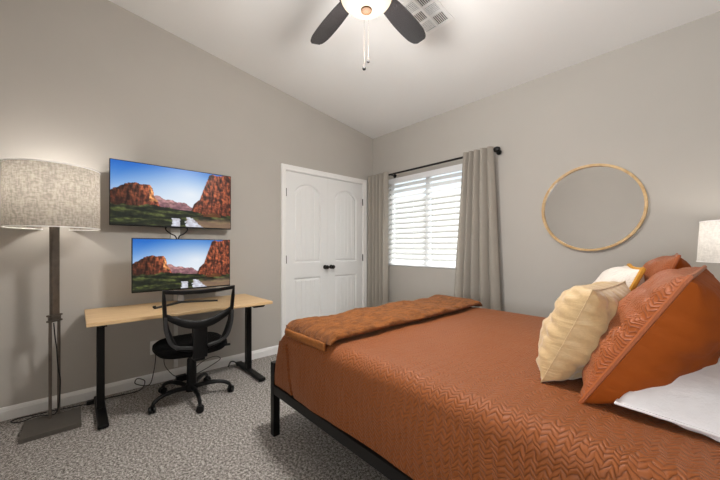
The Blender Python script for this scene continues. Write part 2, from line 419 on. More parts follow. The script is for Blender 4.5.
bm = bm_new(); add_box(bm, EX0, EX0+.015, YB-T, YB, 0, EZ); add_box(bm, EX1-.015, EX1, YB-T, YB, 0, EZ); add_box(bm, EX0+.015, EX1-.015, YB-T, YB, EZ-.015, EZ)
struct('trim_4', bm, M_trim)                        # entry jamb

# closet doors: arched top panel, square lower panel, beadboard grooves
def sstep(a, b, x):
    t = max(0, min(1, (x-a)/(b-a))); return t*t*(3-2*t)
def door_h(a, z, W):
    """height of the door face (0 = stiles, negative = into the panel)"""
    st = .105; m = W-st; best = None
    # signed distance inside the panels
    def inside(top):
        if top:
            cx = W/2; hw = (W-2*st)/2; zb_ = .98; apex = 1.905; side = 1.80
            rr = (hw*hw+(apex-side)**2)/(2*(apex-side)); zc = apex-rr
            d = min(a-st, m-a, z-zb_, rr-math.hypot(a-cx, z-zc) if z > zc else 9)
            return d
        return min(a-st, m-a, z-.20, .80-z)
    d = max(inside(True), inside(False))
    if d < 0: return 0
    h = -.014*sstep(0, .009, d)+.010*sstep(.017, .034, d)
    if d > .036:
        pitch = .0615; q = ((a-W/2)/pitch+.5) % 1; g = abs(q-.5)*2          # grooves
        gg = min(1, (1-g)*pitch/2/.005)
        h -= .006*(1-gg)
    return h
DW = (DY1-DY0-.014)/2
def closet_door(name, y0, mirror):
    nu, nv = 150, 250; W = DW; H = 2.022
    zs = [H*j/(nv-1) for j in range(nv)]
    bm = bm_new()
    def f(u, v):
        a = u*W; z = v*H
        return (-.004+door_h(a, z, W), y0+a, .010+z)
    V, F = add_grid(bm, nu, nv, f)
    # back & edges
    b = [bm.verts.new((-.039, y0+a, .010+z)) for a, z in ((0, 0), (W, 0), (W, H), (0, H))]
    bm.faces.new(b)
    bm.faces.new([V[i][0] for i in range(nu)]+[b[1], b[0]]); bm.faces.new([V[i][-1] for i in range(nu)][::-1]+[b[3], b[2]])
    bm.faces.new([V[0][j] for j in range(nv)][::-1]+[b[0], b[3]]); bm.faces.new([V[-1][j] for j in range(nv)]+[b[2], b[1]])
    o = struct(name, bm, M_doorp, smooth=True)
    ky = y0+W-.045 if not mirror else y0+.045
    k = bm_new(); add_lathe(k, [(0, -.004), (.026, -.004), (.026, .004), (.011, .008), (.010, .030), (.021, .038), (.026, .048), (.022, .058), (0, .062)], (0, ky, .925), 20, 'X')
    obj('door_knob', k, M_hw, o, smooth=True)
    hy = y0-.001 if not mirror else y0+W+.001
    for hz in (1.79, 1.03, .25):
        h = bm_new(); add_tube(h, [(.006, hy, hz-.045), (.006, hy, hz+.045)], .006, 8); add_box(h, -.003, .001, hy-.0015, hy+.0015, hz-.045, hz+.045)
        obj('hinge', h, M_hw, o)
    return o
closet_door('door_1', DY0+.0055, False)
closet_door('door_2', DY0+.0085+DW, True)

# ---------------------------------------------------------------- window
bm = bm_new()
yf0, yf1 = YW+.085, YW+.125
add_box(bm, WX0, WX0+.045, yf0, yf1, WZ0, WZ1, .003); add_box(bm, WX1-.045, WX1, yf0, yf1, WZ0, WZ1, .003)
add_box(bm, WX0+.045, WX1-.045, yf0, yf1, WZ0, WZ0+.045, .003); add_box(bm, WX0+.045, WX1-.045, yf0, yf1, WZ1-.045, WZ1, .003)
add_box(bm, .845, .905, yf0-.005, yf1, WZ0+.045, WZ1-.045, .003)
win = struct('window_1', bm, M_vinyl)
obj('pane', box(WX0+.045, .845, yf0+.018, yf0+.022, WZ0+.045, WZ1-.045), M_glass, win)
obj('pane', box(.905, WX1-.045, yf0+.018, yf0+.022, WZ0+.045, WZ1-.045), M_glass, win)

struct('wall_outside', box(-3, 5, 5.6, 5.8, -.1, 2.3), mat('outside_stucco', srgb(170, 162, 150), .9, noise_amt=.05, bump=.2, bump_scale=60))
struct('ground_outside', box(-3, 5, YW+.15, 5.6, -.15, -.05), mat('outside_gravel', srgb(150, 142, 130), .95, noise_amt=.15, noise_scale=90))
# blind hanging inside the recess
bl = thing('window_blind', 'white horizontal slat blind lowered over the window between the curtains', 'blind', (.87, YW+.04, WZ0))
bm = bm_new(); add_box(bm, WX0+.004, WX1-.004, YW+.006, YW+.060, WZ1-.055, WZ1-.004, .004); add_box(bm, WX0+.004, WX1-.004, YW-.004, YW+.005, WZ1-.072, WZ1-.002, .003)
obj('headrail', bm, M_vinyl, bl)
bm = bm_new(); NS = 16; z_hi = WZ1-.105; z_lo = WZ0+.055; yc = YW+.034
for i in range(NS):
    z = z_hi+(z_lo-z_hi)*i/(NS-1); tl = R(50); w = .072
    def f(u, v, z=z):
        s = (v-.5)*w; crown = .0035*(1-(2*v-1)**2)
        return Vector((WX0+.006+u*(WX1-WX0-.012), yc-s*math.cos(tl)-crown*math.sin(tl), z-s*math.sin(tl)+crown*math.cos(tl)))
    top, _ = add_grid(bm, 2, 6, f)
obj('slats', bm, M_slat, bl, smooth=True, recalc=False)
obj('bottom_rail', box(WX0+.006, WX1-.006, yc-.026, yc+.026, WZ0+.003, WZ0+.020, .004), M_vinyl, bl)
for x in (WX0+.16, .72, 1.02, WX1-.16):
    obj('ladder_cord', add_tube(bm_new(), [(x, yc-.031, WZ0+.012), (x, yc-.031, WZ1-.055)], .0016, 6), M_vinyl, bl)
obj('tilt_wand', add_tube(bm_new(), [(WX0+.10, yc-.040, WZ1-.75), (WX0+.10, yc-.040, WZ1-.07)], .004, 8), M_vinyl, bl)

# curtains and rod
RZ, RY = 2.118, YW-.095
rod = thing('curtain_rod', 'black metal curtain rod with round end finials above the window', 'curtain rod', (.87, RY, RZ))
obj('pole', add_tube(bm_new(), [(.03, RY, RZ), (1.80, RY, RZ)], .0115, 14), M_rod, rod, smooth=True)
bm = bm_new(); add_lathe(bm, [(0, .042), (.018, .038), (.027, .020), (.029, .006), (.024, -.012), (.015, -.020), (.015, -.030), (0, -.030)], (1.80, RY, RZ), 18, 'X')
obj('finial', bm, M_rod, rod, smooth=True)
bm = bm_new(); add_lathe(bm, [(0, -.02), (.016, -.018), (.022, -.006), (.018, .004), (.0116, .010), (0, .010)], (.027, RY, RZ), 18, 'X')
obj('finial', bm, M_rod, rod, smooth=True)
for x in (.415, 1.79):
    bm = bm_new(); add_lathe(bm, [(0, YW-.0005), (.026, YW-.0005), (.026, YW-.007), (0, YW-.007)], (x, 0, RZ-.005), 16, 'Y'); add_tube(bm, [(x, YW-.006, RZ-.005), (x, RY+.013, RZ-.005)], .007, 8)
    obj('bracket', bm, M_rod, rod, smooth=True)
def curtain(name, label, x0t, x1t, x0b, x1b, waves, phase, lean=0):
    t = thing(name, label, 'curtain', ((x0b+x1b)/2, RY, .012), 0, 'curtains on the black rod')
    bm = bm_new(); nu, nv = waves*24+1, 60; ztop = RZ+.030; zbot = .014
    def f(u, v):
        z = zbot+(ztop-zbot)*v; k = 1-v
        x0 = x0t+(x0b-x0t)*k; x1 = x1t+(x1b-x1t)*k
        # round tubes of cloth with tight valleys between them
        uu = u+.35/waves*noise.noise((u*2.6, v*.7, phase))*(u*(1-u)*4)
        w = abs(math.sin(PI*waves*uu))**.85
        dep = .052+.012*k+.012*noise.noise((u*4, v*1.2, 9+phase))
        x = x0+(x1-x0)*u+.012*k*noise.noise((u*5, v*2, 9))
        return Vector((x, RY-.016-dep*w, z))
    add_grid(bm, nu, nv, f)
    o = obj('cloth', bm, M_curtain, t, smooth=True, recalc=False)
    return t
curtain('curtain', 'light grey linen curtain panel hanging at left of the window beside the closet', .035, .400, .030, .395, 5, .6)
curtain('curtain', 'light grey linen curtain panel hanging at right of the window, flaring towards the floor', 1.465, 1.785, 1.31, 1.88, 5, 1.9)

# ---------------------------------------------------------------- mirror
mr = thing('round_mirror', 'large round wall mirror in a thin pale wood ring frame', 'mirror', (2.535, YW-.001, 1.14))
bm = bm_new(); add_lathe(bm, [(.335, -.030), (.352, -.030), (.354, -.027), (.354, -.0015), (.335, -.0015)], (2.535, YW, 1.487), 96, 'Y', closed=True)
obj('frame', bm, M_ring, mr, smooth=True)
bm = bm_new(); add_lathe(bm, [(0, -.012), (.3345, -.012), (.3345, -.004), (0, -.004)], (2.535, YW, 1.487), 96, 'Y')
obj('mirror_glass', bm, M_mirror, mr)

# ---------------------------------------------------------------- ceiling fan
FX, FY = 1.945, 1.157
fan = thing('ceiling_fan', 'dark five-blade ceiling fan with a lit frosted glass bowl light', 'ceiling fan', (FX, FY, 2.44))
zc = cz(FY)
tilt = Matrix.Translation((FX, FY, zc)) @ Matrix.Rotation(-math.atan(.139), 4, 'X')
bm = bm_new(); add_lathe(bm, [(0, 0), (.065, 0), (.066, -.02), (.055, -.045), (.03, -.06), (0, -.062)], (0, 0, 0), 28); bm.transform(tilt)
obj('canopy', bm, M_fanmetal, fan, smooth=True)
obj('downrod', add_tube(bm_new(), [(FX, FY, zc-.045), (FX, FY, 2.715)], .012, 12), M_fanmetal, fan, smooth=True)
bm = bm_new(); add_lathe(bm, [(0, 2.74), (.03, 2.74), (.05, 2.725), (.10, 2.715), (.125, 2.69), (.125, 2.63), (.105, 2.60), (.09, 2.59), (.09, 2.545), (.148, 2.535), (.150, 2.515), (.14, 2.512), (0, 2.512)], (FX, FY, 0), 40)
obj('motor_housing', bm, M_fanmetal, fan, smooth=True)
bm = bm_new(); prof = [(.139*math.sin(a), 2.512-.075*math.cos(a)) for a in [PI/2*i/14 for i in range(15)]]
add_lathe(bm, [(0.0, prof[0][1])]+prof[1:], (FX, FY, 0), 48)
M_bowl = emis('lit_frosted_glass', (1.0, .80, .58, 1), .85)
M_bowl.node_tree.nodes['Principled BSDF'].inputs['Base Color'].default_value = (.02, .018, .015, 1); M_bowl.node_tree.nodes['Principled BSDF'].inputs['Specular IOR Level'].default_value = 0
obj('glass_bowl', bm, M_bowl, fan, smooth=True)
bm = bm_new(); add_lathe(bm, [(0, 2.423), (.018, 2.425), (.029, 2.431), (.031, 2.440), (0, 2.442)], (FX, FY, 0), 24)
obj('finial', bm, M_amber, fan, smooth=True)
for k in range(5):
    a = R(99.5+72*k); M = Matrix.Translation((FX, FY, 2.600)) @ Matrix.Rotation(a, 4, 'Z') @ Matrix.Rotation(R(-11), 4, 'X')
    bm = bm_new(); n = 26; rows = []
    for i in range(n):
        s = i/(n-1); x = .165+.465*s
        w = .046+.019*math.sin(PI*min(1, s*1.1)*.75)
        if s > .80: w *= math.sqrt(max(0, 1-((s-.80)/.2)**2))*.55+.45 if s < .985 else .50
        rows.append((x, w))
    for zz in (-.003, .003):
        V = [[bm.verts.new(M @ Vector((x, w*t, zz))) for t in (-1, -.5, 0, .5, 1)] for x, w in rows]
        for i in range(n-1):
            for j in range(4): bm.faces.new((V[i][j], V[i+1][j], V[i+1][j+1], V[i][j+1]))
        if zz < 0: A = V
    for i in range(n-1):
        for j in (0, 4): bm.faces.new((A[i][j], A[i+1][j], V[i+1][j], V[i][j]))
    for i in (0, n-1):
        for j in range(4): bm.faces.new((A[i][j], A[i][j+1], V[i][j+1], V[i][j]))
    b = obj('blade', bm, M_brownfan, fan, smooth=True)
    bm = bm_new(); add_box(bm, .10, .20, -.016, .016, .0035, .009, .002, M); add_box(bm, .17, .225, -.038, .038, .0035, .009, .002, M)
    obj('blade_bracket', bm, M_fanmetal, b)
for (du, L_, r_) in ((-.010, 2.205, .011), (.014, 2.245, .008)):
    px, py = FX-.105+du*.67, FY+.095+du*.74
    bm = bm_new(); add_tube(bm, [(px, py, L_+.01), (px, py, 2.515)], .0009, 6)
    c = obj('pull_chain', bm, M_chain, fan)
    bm = bm_new(); add_lathe(bm, [(0, L_-r_), (r_*.8, L_-r_*.6), (r_, L_), (r_*.7, L_+r_*.7), (0, L_+r_*1.3)], (px, py, 0), 14)
    obj('pull_knob', bm, M_black, c, smooth=True)
light('fan_bulb', 'SPOT', (FX, FY, 2.41), 62, (1, .97, .93), shadow_soft_size=.11, spot_size=R(178), spot_blend=1.0)
light('fan_bulb_glow', 'POINT', (FX, FY, 2.34), 30, (1, .97, .93), shadow_soft_size=.13)

# ceiling vent
vx0, vx1, vy0, vy1 = 1.672, 1.925, 1.72, 2.065
vt = thing('ceiling_vent', 'white square-celled air vent grille on the sloped ceiling beside the fan', 'vent', ((vx0+vx1)/2, (vy0+vy1)/2, cz((vy0+vy1)/2)))
def on_ceil(bm, x0, x1, y0, y1, d0, d1, b=0):
    """box hugging the slope: d = distance below the ceiling"""
    s = bm_new(); add_box(s, x0, x1, y0, y1, 0, 1, 0)
    for v in s.verts: v.co.z = cz(v.co.y)-(d0 if v.co.z > .5 else d1)
    me = bpy.data.meshes.new('t'); s.to_mesh(me); s.free(); bm.from_mesh(me); bpy.data.meshes.remove(me)
bm = bm_new(); fw = .024
on_ceil(bm, vx0, vx1, vy0, vy0+fw, .0005, .012); on_ceil(bm, vx0, vx1, vy1-fw, vy1, .0005, .012)
on_ceil(bm, vx0, vx0+fw, vy0+fw, vy1-fw, .0005, .012); on_ceil(bm, vx1-fw, vx1, vy0+fw, vy1-fw, .0005, .012)
obj('frame', bm, M_trim, vt)
bm = bm_new(); ix0, ix1, iy0, iy1 = vx0+fw, vx1-fw, vy0+fw, vy1-fw
cxm = (ix0+ix1)/2; ys = [iy0+(iy1-iy0)*k/3 for k in (1, 2)]
on_ceil(bm, cxm-.008, cxm+.008, iy0, iy1, .001, .011)
for y in ys: on_ceil(bm, ix0, ix1, y-.008, y+.008, .0012, .0108)
obj('dividers', bm, M_trim, vt)
bm = bm_new(); on_ceil(bm, ix0, ix1, iy0, iy1, .0002, .0009); obj('duct_shade_sheet', bm, M_ventdark, vt)  # flat dark sheet, its colour stands in for shade inside the duct
bm = bm_new(); yb = [iy0]+ys+[iy1]
for a in range(2):
    xa, xb = ((ix0, cxm-.006), (cxm+.006, ix1))[a]
    for c in range(3):
        ya, ye = yb[c]+.006, yb[c+1]-.006
        if (a+c) % 2:
            for k in range(7): x = xa+(xb-xa)*(k+.5)/7; on_ceil(bm, x-.0022, x+.0022, ya, ye, .0012, .008)
        else:
            for k in range(7): y = ya+(ye-ya)*(k+.5)/7; on_ceil(bm, xa, xb, y-.0022, y+.0022, .0012, .008)
obj('louvers', bm, M_trim, vt)

# ---------------------------------------------------------------- screens
def picture():
    W, H = 240, 135
    def lerp(a, b, t): return tuple(a[i]+(b[i]-a[i])*t for i in range(3))
    def N(x, y, z=0, s=1, o=5): return noise.fractal((x*s, y*s, z), 1.0, 2.1, o)
    def pl(pts, x):
        for (x0, y0), (x1, y1) in zip(pts, pts[1:]):
            if x0 <= x <= x1: return y0+(y1-y0)*(x-x0)/(x1-x0)
        return 9
    mesaL = [(0, .47), (.05, .42), (.10, .35), (.16, .325), (.22, .335), (.28, .33), (.305, .40), (.315, .52), (.345, .60), (.37, .72)]
    mesaR = [(.62, .72), (.65, .58), (.70, .50), (.725, .36), (.745, .25), (.765, .16), (.79, .02), (.86, .02), (1.0, -.02)]
    far = [(.31, .50), (.36, .50), (.40, .565), (.46, .545), (.50, .59), (.56, .575), (.63, .66), (.70, .7)]
    px = []
    for j in range(H):
        for i in range(W):
            x = i/(W-1); y = j/(H-1)      # y down
            r = .014*N(x, y, 1, 26, 4)
            t = min(1, y/.6); sky = lerp((28, 96, 182), (190, 206, 226), t**1.15)
            g = max(0, 1-math.hypot((x-.62), (y-.42)*1.1)/.62); col = lerp(sky, (238, 236, 232), g*.75)
            n1 = N(x, y, 3, 9); n2 = N(x, y, 7, 30)
            if y > pl(far, x)+r:
                col = lerp((176, 132, 128), (120, 84, 92), min(1, max(0, (y-.5)/.2+.5*n1))); col = tuple(c*(1+.35*n2) for c in col)
            if x <= .37 and y > pl(mesaL, x)+r:
                cliff = N(x*3.2, y*.7, 2, 12, 4); lit = .55+.45*sstep(.1, .3, x)
                base = lerp((172, 92, 60), (66, 34, 26), max(0, min(1, .45+1.3*cliff))); base = lerp(base, (86, 44, 36), sstep(.44, .70, y)*.55)
                if x > .28 and y < .6: base = lerp(base, (226, 158, 96), .6)
                col = tuple(c*lit*1.02*(1+.35*n2+.5*N(x*5, y*.9, 4, 16, 3)) for c in base)
            if x >= .62 and y > pl(mesaR, x)+r:
                cliff = N(x*3.0, y*.8, 5, 12, 4)
                base = lerp((170, 90, 60), (60, 32, 26), max(0, min(1, .42+1.4*cliff)))
                band = .5+.5*math.sin(y*46+6*n1); base = lerp(base, (80, 38, 30), .25*band+.35*sstep(.5, .75, y))
                col = tuple(c*.95*(1+.35*n2+.5*N(x*5, y*.9, 8, 14, 3)) for c in base)
            veg = .665+.05*abs(x-.35)+.06*sstep(.35, .6, x)+.03*n1
            if y > veg:
                m = max(0, min(1, .5+1.5*N(x*.8, y*2.4, 9, 9)))
                col = lerp((22, 27, 20), (70, 76, 42), m*m); col = tuple(c*(1+.5*n2) for c in col)
                if x > .58 and y > .80: col = lerp(col, (150, 118, 98), sstep(.80, .92, y+.05*n1)*.75)
                if .72+.06*n2 < x < .9 and .70 < y < .80: col = lerp(col, (150, 72, 40), .5)
            rv = (.455+.03*(1-y)+.012*n2 < x < .525+.01*n2 and y > .86) or (.575+.02*n2 < x < .60+.62*(y-.80)+.02*n2 and y > .83)
            if rv: col = lerp((206, 210, 222), (168, 164, 170), max(0, .5+n2))
            px.append(tuple(max(0, min(255, c)) for c in col))
    return W, H, px
PW, PH, PX = picture()
def screen_mesh(bm_y0, bm_y1, z0, z1, x):
    me = bpy.data.meshes.new('screen')
    vs = []; fs = []
    for j in range(PH):
        for i in range(PW): vs.append((x, bm_y0+(bm_y1-bm_y0)*i/(PW-1), z1-(z1-z0)*j/(PH-1)))
    for j in range(PH-1):
        for i in range(PW-1): a = j*PW+i; fs.append((a, a+PW, a+PW+1, a+1))
    me.from_pydata(vs, [], fs); me.update()
    ca = me.color_attributes.new('picture', 'FLOAT_COLOR', 'POINT')
    dat = []
    for p in PX: dat.extend(srgb(*p))
    ca.data.foreach_set('color', dat)
    me.materials.append(M_screen); return me
def display(name, label, cat, x, y0, y1, z0, z1, depth, base):
    t = thing(name, label, cat, base)
    bm = bm_new(); add_box(bm, x-.018, x, y0, y1, z0, z1, .003); add_box(bm, x-depth, x-.018, y0+(y1-y0)*.14, y1-(y1-y0)*.14, z0+.02, z1-(z1-z0)*.30, .012)
    obj('housing', bm, M_bplast, t)
    bz = .006
    me = screen_mesh(y0+bz, y1-bz, z0+bz*1.8, z1-bz, x+.0008)
    o = bpy.data.objects.new('screen', me); C.objects.link(o); o.parent = t
    for v in me.vertices: v.co -= Vector(base)
    ROOT[o.name] = Vector(base)
    return t
tv = display('television', 'flat television on the wall above the monitor, showing red canyon cliffs', 'television', .100, .188, 1.106, 1.336, 1.850, .055, (.05, .647, 1.336))
obj('wall_mount', box(.0005, .048, .50, .80, 1.45, 1.72, .004), M_black, tv)
DT = .700     # desktop top
mon = display('monitor', 'desk monitor on a stand below the television, showing the same canyon cliffs', 'monitor', .300, .306, 1.026, .820, 1.234, .050, (.27, .66, DT+.0005))
bm = bm_new(); add_box(bm, .205, .225, .625, .675, DT+.014, 1.02, .004); add_box(bm, .222, .252, .62, .68, .96, 1.06, .003)
obj('stand_column', bm, M_silver, mon)
bm = bm_new()
for ex, ey in ((.40, .435), (.34, .905)):
    p0 = Vector((.215, .65)); p1 = Vector((ex, ey)); d = (p1-p0).normalized(); n = Vector((-d.y, d.x))*.016
    q = [p0-n, p1-n*.6, p1+n*.6, p0+n]
    A = [bm.verts.new((v.x, v.y, DT+.001)) for v in q]; B = [bm.verts.new((v.x, v.y, DT+.013)) for v in q]
    bm.faces.new(A[::-1]); bm.faces.new(B)
    for i in range(4): bm.faces.new((A[i], A[(i+1) % 4], B[(i+1) % 4], B[i]))
obj('stand_foot', bm, M_gplast, mon)
bm = bm_new(); add_tube(bm, [(.396, .442, DT+.018), (.404, .425, DT+.018)], .008, 10); obj('foot_cap', bm, M_black, mon)

# cables hanging out of the television
for s, (ya, nm) in enumerate(((.575, 'left'), (.735, 'right'))):
    sg = -1 if s == 0 else 1
    c = obj('cable', add_tube(bm_new(), spline([(.062, .652+sg*.080, 1.345), (.066, .652+sg*.082, 1.315), (.080, .652+sg*.050, 1.283), (.090, .652+sg*.012, 1.255), (.10, .652, 1.16), (.095, .652+sg*.008, 1.02)]), .0055, 8), M_cable, smooth=True)
    tag(c, 'black cable curving down from the television to the monitor, the %s one of the two' % nm, 'cable', 'cables between the screens'); origin_to_base(c)
o = obj('cable_plate', box(.0005, .014, .615, .690, 1.225, 1.335, .004), M_plastic); tag(o, 'white cable plate on the wall between television and monitor', 'wall plate'); origin_to_base(o)
o = obj('cable_cover', box(.0005, .016, .640, .672, .100, 1.00, .004), M_plastic); tag(o, 'white vertical cable cover on the wall behind the desk chair', 'cable cover'); origin_to_base(o)

# ---------------------------------------------------------------- desk
dk = thing('desk', 'long light wood topped desk with black metal T legs against the wall', 'desk', (.35, .655, 0))
bm = add_box(bm_new(), .055, .655, .045, 1.262, DT-.025, DT, .004); obj('desktop', bm, M_wood, dk)
for y in (.128, 1.195):
    leg = obj('leg', box(.262, .322, y-.022, y+.022, .030, DT-.045, .004), M_black, dk)
    obj('foot', box(.050, .600, y-.030, y+.030, .008, .034, .008), M_black, dk)
    for x in (.090, .560): obj('levelling_foot', add_lathe(bm_new(), [(0, 0), (.018, 0), (.018, .010), (0, .010)], (x, y, .0005), 14), M_black, dk)
    obj('top_bracket', box(.100, .600, y-.020, y+.020, DT-.045, DT-.0255, .003), M_black, dk)
bm = bm_new(); add_box(bm, .268, .316, .150, 1.173, DT-.075, DT-.046, .002); obj('crossbar', bm, M_black, dk)
bm = bm_new(); add_box(bm, .60, .64, 1.10, 1.19, DT-.043, DT-.0255, .004); obj('control_box', bm, M_bplast, dk)

# ---------------------------------------------------------------- office chair (built locally, facing -X, turned a little)
ch = thing('office_chair', 'black mesh-back office chair on five castors pulled up to the desk', 'chair', (.50, .662, 0), R(-1))
def L(name, bm, m, parent, smooth=True, label=None): return obj(name, bm, m, parent, smooth=smooth, label=label, local=True)
SZ = .390
bm = bm_new()
def seatf(u, v):
    a = 2*PI*u; prof = [(0, 0), (.6, 0), (.92, .008), (1.0, .030), (.99, .052), (.90, .070), (.6, .076), (0, .070)]
    s = v*(len(prof)-1); i = min(int(s), len(prof)-2); t = s-i
    r = prof[i][0]+(prof[i+1][0]-prof[i][0])*t; h = prof[i][1]+(prof[i+1][1]-prof[i][1])*t
    ca, sa = math.cos(a), math.sin(a); e = 2.8
    rx = .235*r*math.copysign(abs(ca)**(2/e), ca); ry = .243*r*math.copysign(abs(sa)**(2/e), sa)
    return Vector((.045+rx, ry-.015, SZ+h))
add_grid(bm, 48, 29, seatf, close_u=True); bmesh.ops.remove_doubles(bm, verts=bm.verts, dist=.0005)
L('seat', bm, M_seat, ch)
bm = bm_new(); add_box(bm, -.09, .12, -.07, .07, SZ-.035, SZ-.001, .008); L('tilt_mechanism', bm, M_black, ch)
bm = bm_new(); add_tube(bm, [(0, .06, SZ-.02), (0, .20, SZ-.025), (0, .25, SZ-.03)], .005, 8); add_tube(bm, [(0, .245, SZ-.03), (0, .29, SZ-.033)], .010, 8); L('lever', bm, M_bplast, ch)
bm = bm_new(); add_lathe(bm, [(0, .075), (.030, .075), (.030, .10), (.036, .12), (.032, .30), (.028, .31), (.018, .31), (.018, SZ-.036), (0, SZ-.036)], (0, 0, 0), 20); L('gas_lift', bm, M_bplast, ch)
hub = bm_new(); add_lathe(hub, [(0, .060), (.040, .060), (.045, .075), (.042, .105), (.031, .115), (0, .115)], (0, 0, 0), 24)
bs = L('base_hub', hub, M_bplast, ch)
for k in range(5):
    a = R(-74+72*k); d = Vector((math.cos(a), math.sin(a), 0))
    bm = bm_new(); add_tube(bm, spline([d*.03+Vector((0, 0, .088)), d*.12+Vector((0, 0, .102)), d*.21+Vector((0, 0, .096)), d*.262+Vector((0, 0, .074)), d*.275+Vector((0, 0, .052))], 5), [.017]*8+[.014]*9+[.012]*4, 10)
    lg = L('base_leg', bm, M_bplast, ch)
    c0 = d*.28; side = Vector((-d.y, d.x, 0)); cd = (d*.3+side).normalized(); ax = Vector((-cd.y, cd.x, 0))
    bm = bm_new()
    for s in (-1, 1):
        prof = [(0, .004), (.020, .004), (.025, .009), (.025, .019), (.018, .022), (0, .022)]
        rings = []
        for r, h in prof:
            rings.append([bm.verts.new(c0+ax*(h*s)+cd*(max(r, 1e-4)*math.cos(2*PI*q/18))+Vector((0, 0, .026+max(r, 1e-4)*math.sin(2*PI*q/18)))) for q in range(18)])
        for A, B in zip(rings, rings[1:]):
            for q in range(18): bm.faces.new((A[q], A[(q+1) % 18], B[(q+1) % 18], B[q]))
    add_tube(bm, [c0+Vector((0, 0, .020)), c0+Vector((0, 0, .060))], .008, 8)
    L('castor', bm, M_bplast, lg)
# backrest
BX = .245
def bk(y, z): return Vector((BX+.35*y*y*-1+.03+.10*(z-.43)+0.0, y-.01, z))
fr = [(-.224, .868), (-.12, .858), (0, .855), (.12, .858), (.224, .868), (.221, .80), (.214, .70), (.200, .62), (.174, .54), (.138, .475), (.07, .452), (0, .45), (-.07, .452), (-.138, .475), (-.174, .54), (-.200, .62), (-.214, .70), (-.221, .80)]
def flatbar(bm, P, w, t, closed=False):
    n = len(P); rings = []
    for i, p in enumerate(P):
        tn = (P[(i+1) % n]-P[i-1]) if closed else (P[min(i+1, n-1)]-P[max(i-1, 0)])
        tn.normalize(); nx = Vector((1, 0, 0)); b = tn.cross(nx).normalized()
        wi = w[i] if isinstance(w, list) else w
        rings.append([bm.verts.new(p+b*wi/2*sx+nx*t/2*sy) for sx, sy in ((-1, -.6), (-.7, -1), (.7, -1), (1, -.6), (1, .6), (.7, 1), (-.7, 1), (-1, .6))])
    for i in range(n if closed else n-1):
        A, B = rings[i], rings[(i+1) % n]
        for k in range(8): bm.faces.new((A[k], A[(k+1) % 8], B[(k+1) % 8], B[k]))
    if not closed: bm.faces.new(rings[0][::-1]); bm.faces.new(rings[-1])
bm = bm_new(); flatbar(bm, [bk(*p) for p in fr], [.030, .026, .026, .026, .030]+[.024]*13, .024, True)
bf = L('backrest_frame', bm, M_bplast, ch)
bm = bm_new()
def hw(z): 
    for (y0, z0), (y1, z1) in zip(fr[4:10], fr[5:11]):
        if z1 <= z <= z0: return y0+(y1-y0)*(z0-z)/(z0-z1)
    return .15
add_grid(bm, 13, 17, lambda u, v: bk((u*2-1)*hw(.47+.388*v), .47+.388*v)+Vector((-.004, 0, 0)))
L('mesh_back', bm, M_mesh, ch)
bm = bm_new()
flatbar(bm, spline([bk(-.214, .712), bk(-.17, .680), bk(-.09, .640), bk(0, .622), bk(.09, .640), bk(.17, .680), bk(.214, .712)], 4), [.026+.030*math.sin(PI*i/24) for i in range(25)], .026)
L('lumbar_bar', bm, M_bplast, bf)
bm = bm_new(); add_box(bm, .255, .290, -.058, .038, .385, .635, .008); add_box(bm, .09, .275, -.045, .025, SZ-.028, SZ-.003, .006)
L('back_spine', bm, M_bplast, ch)
bm = bm_new()
for s in (-1, 1):
    flatbar(bm, spline([bk(s*.215, .70)+Vector((.012, 0, 0)), bk(s*.208, .60)+Vector((.02, 0, 0)), bk(s*.165, .50)+Vector((.02, 0, 0)), bk(s*.05, .465)+Vector((.01, 0, 0))], 4), .022, .018)
L('lower_brace', bm, M_gplast, ch)

# ---------------------------------------------------------------- floor lamp
fl = thing('floor_lamp', 'tall bronze floor lamp with a wide heathered grey drum shade', 'lamp', (.32, -.115, 0))
obj('base_plate', box(.185, .458, -.252, .025, .0005, .028, .002), M_plate, fl)
px, py = .225, -.108
for s in (-1, 1):
    bm = bm_new(); x, y = px+s*.022, py-s*.020; add_tube(bm, [(x, y, .028), (x, y, .71)], .0085, 12); obj('slim_pole', bm, M_bronze, fl, smooth=True)
bm = bm_new(); mm = Matrix.Translation((px, py, 0)) @ Matrix.Rotation(R(-42), 4, 'Z')
add_box(bm, -.044, .044, -.014, .014, .700, .712, .002, mm); add_box(bm, -.034, .034, -.013, .013, .675, .700, .002, mm); add_box(bm, -.044, .044, -.014, .014, .663, .675, .002, mm)
obj('bracket', bm, M_bronze, fl)
bm = bm_new(); add_box(bm, -.026, .026, -.012, .012, .712, 1.42, .004, mm); obj('upper_pole', bm, M_bronze, fl)
sc, sr, sz0, sz1 = (px, py), .237, 1.292, 1.690
bm = bm_new(); add_lathe(bm, [(sr, sz0), (sr, sz1)], (px, py, 0), 72); sh = obj('lamp_shade', bm, M_shade, fl, smooth=True, recalc=False)
bm = bm_new()
for z in (sz0, sz1):
    bm = add_lathe(bm_new(), [(sr-.002, z-.003), (sr+.002, z-.003), (sr+.002, z+.003), (sr-.002, z+.003)], (px, py, 0), 72, closed=True)
    obj('shade_rim', bm, M_trim, sh, smooth=True)
bm = bm_new()
for k in range(3):
    a = 2*PI*k/3; add_tube(bm, [(px, py, 1.43), (px+(sr-.003)*math.cos(a), py+(sr-.003)*math.sin(a), 1.43)], .0025, 6)
obj('shade_spider', bm, M_bronze, fl)
M_bulb = emis('warm_bulb_glass', (1, .82, .62, 1), 6)
bm = bm_new(); add_lathe(bm, [(0, 1.42), (.013, 1.42), (.014, 1.44), (.029, 1.475), (.030, 1.495), (.02, 1.52), (0, 1.53)], (px, py, 0), 20); obj('bulb', bm, M_bulb, fl, smooth=True)
light('floor_lamp_bulb', 'POINT', (px, py, 1.565), 4.2, (1, .96, .91), shadow_soft_size=.03)

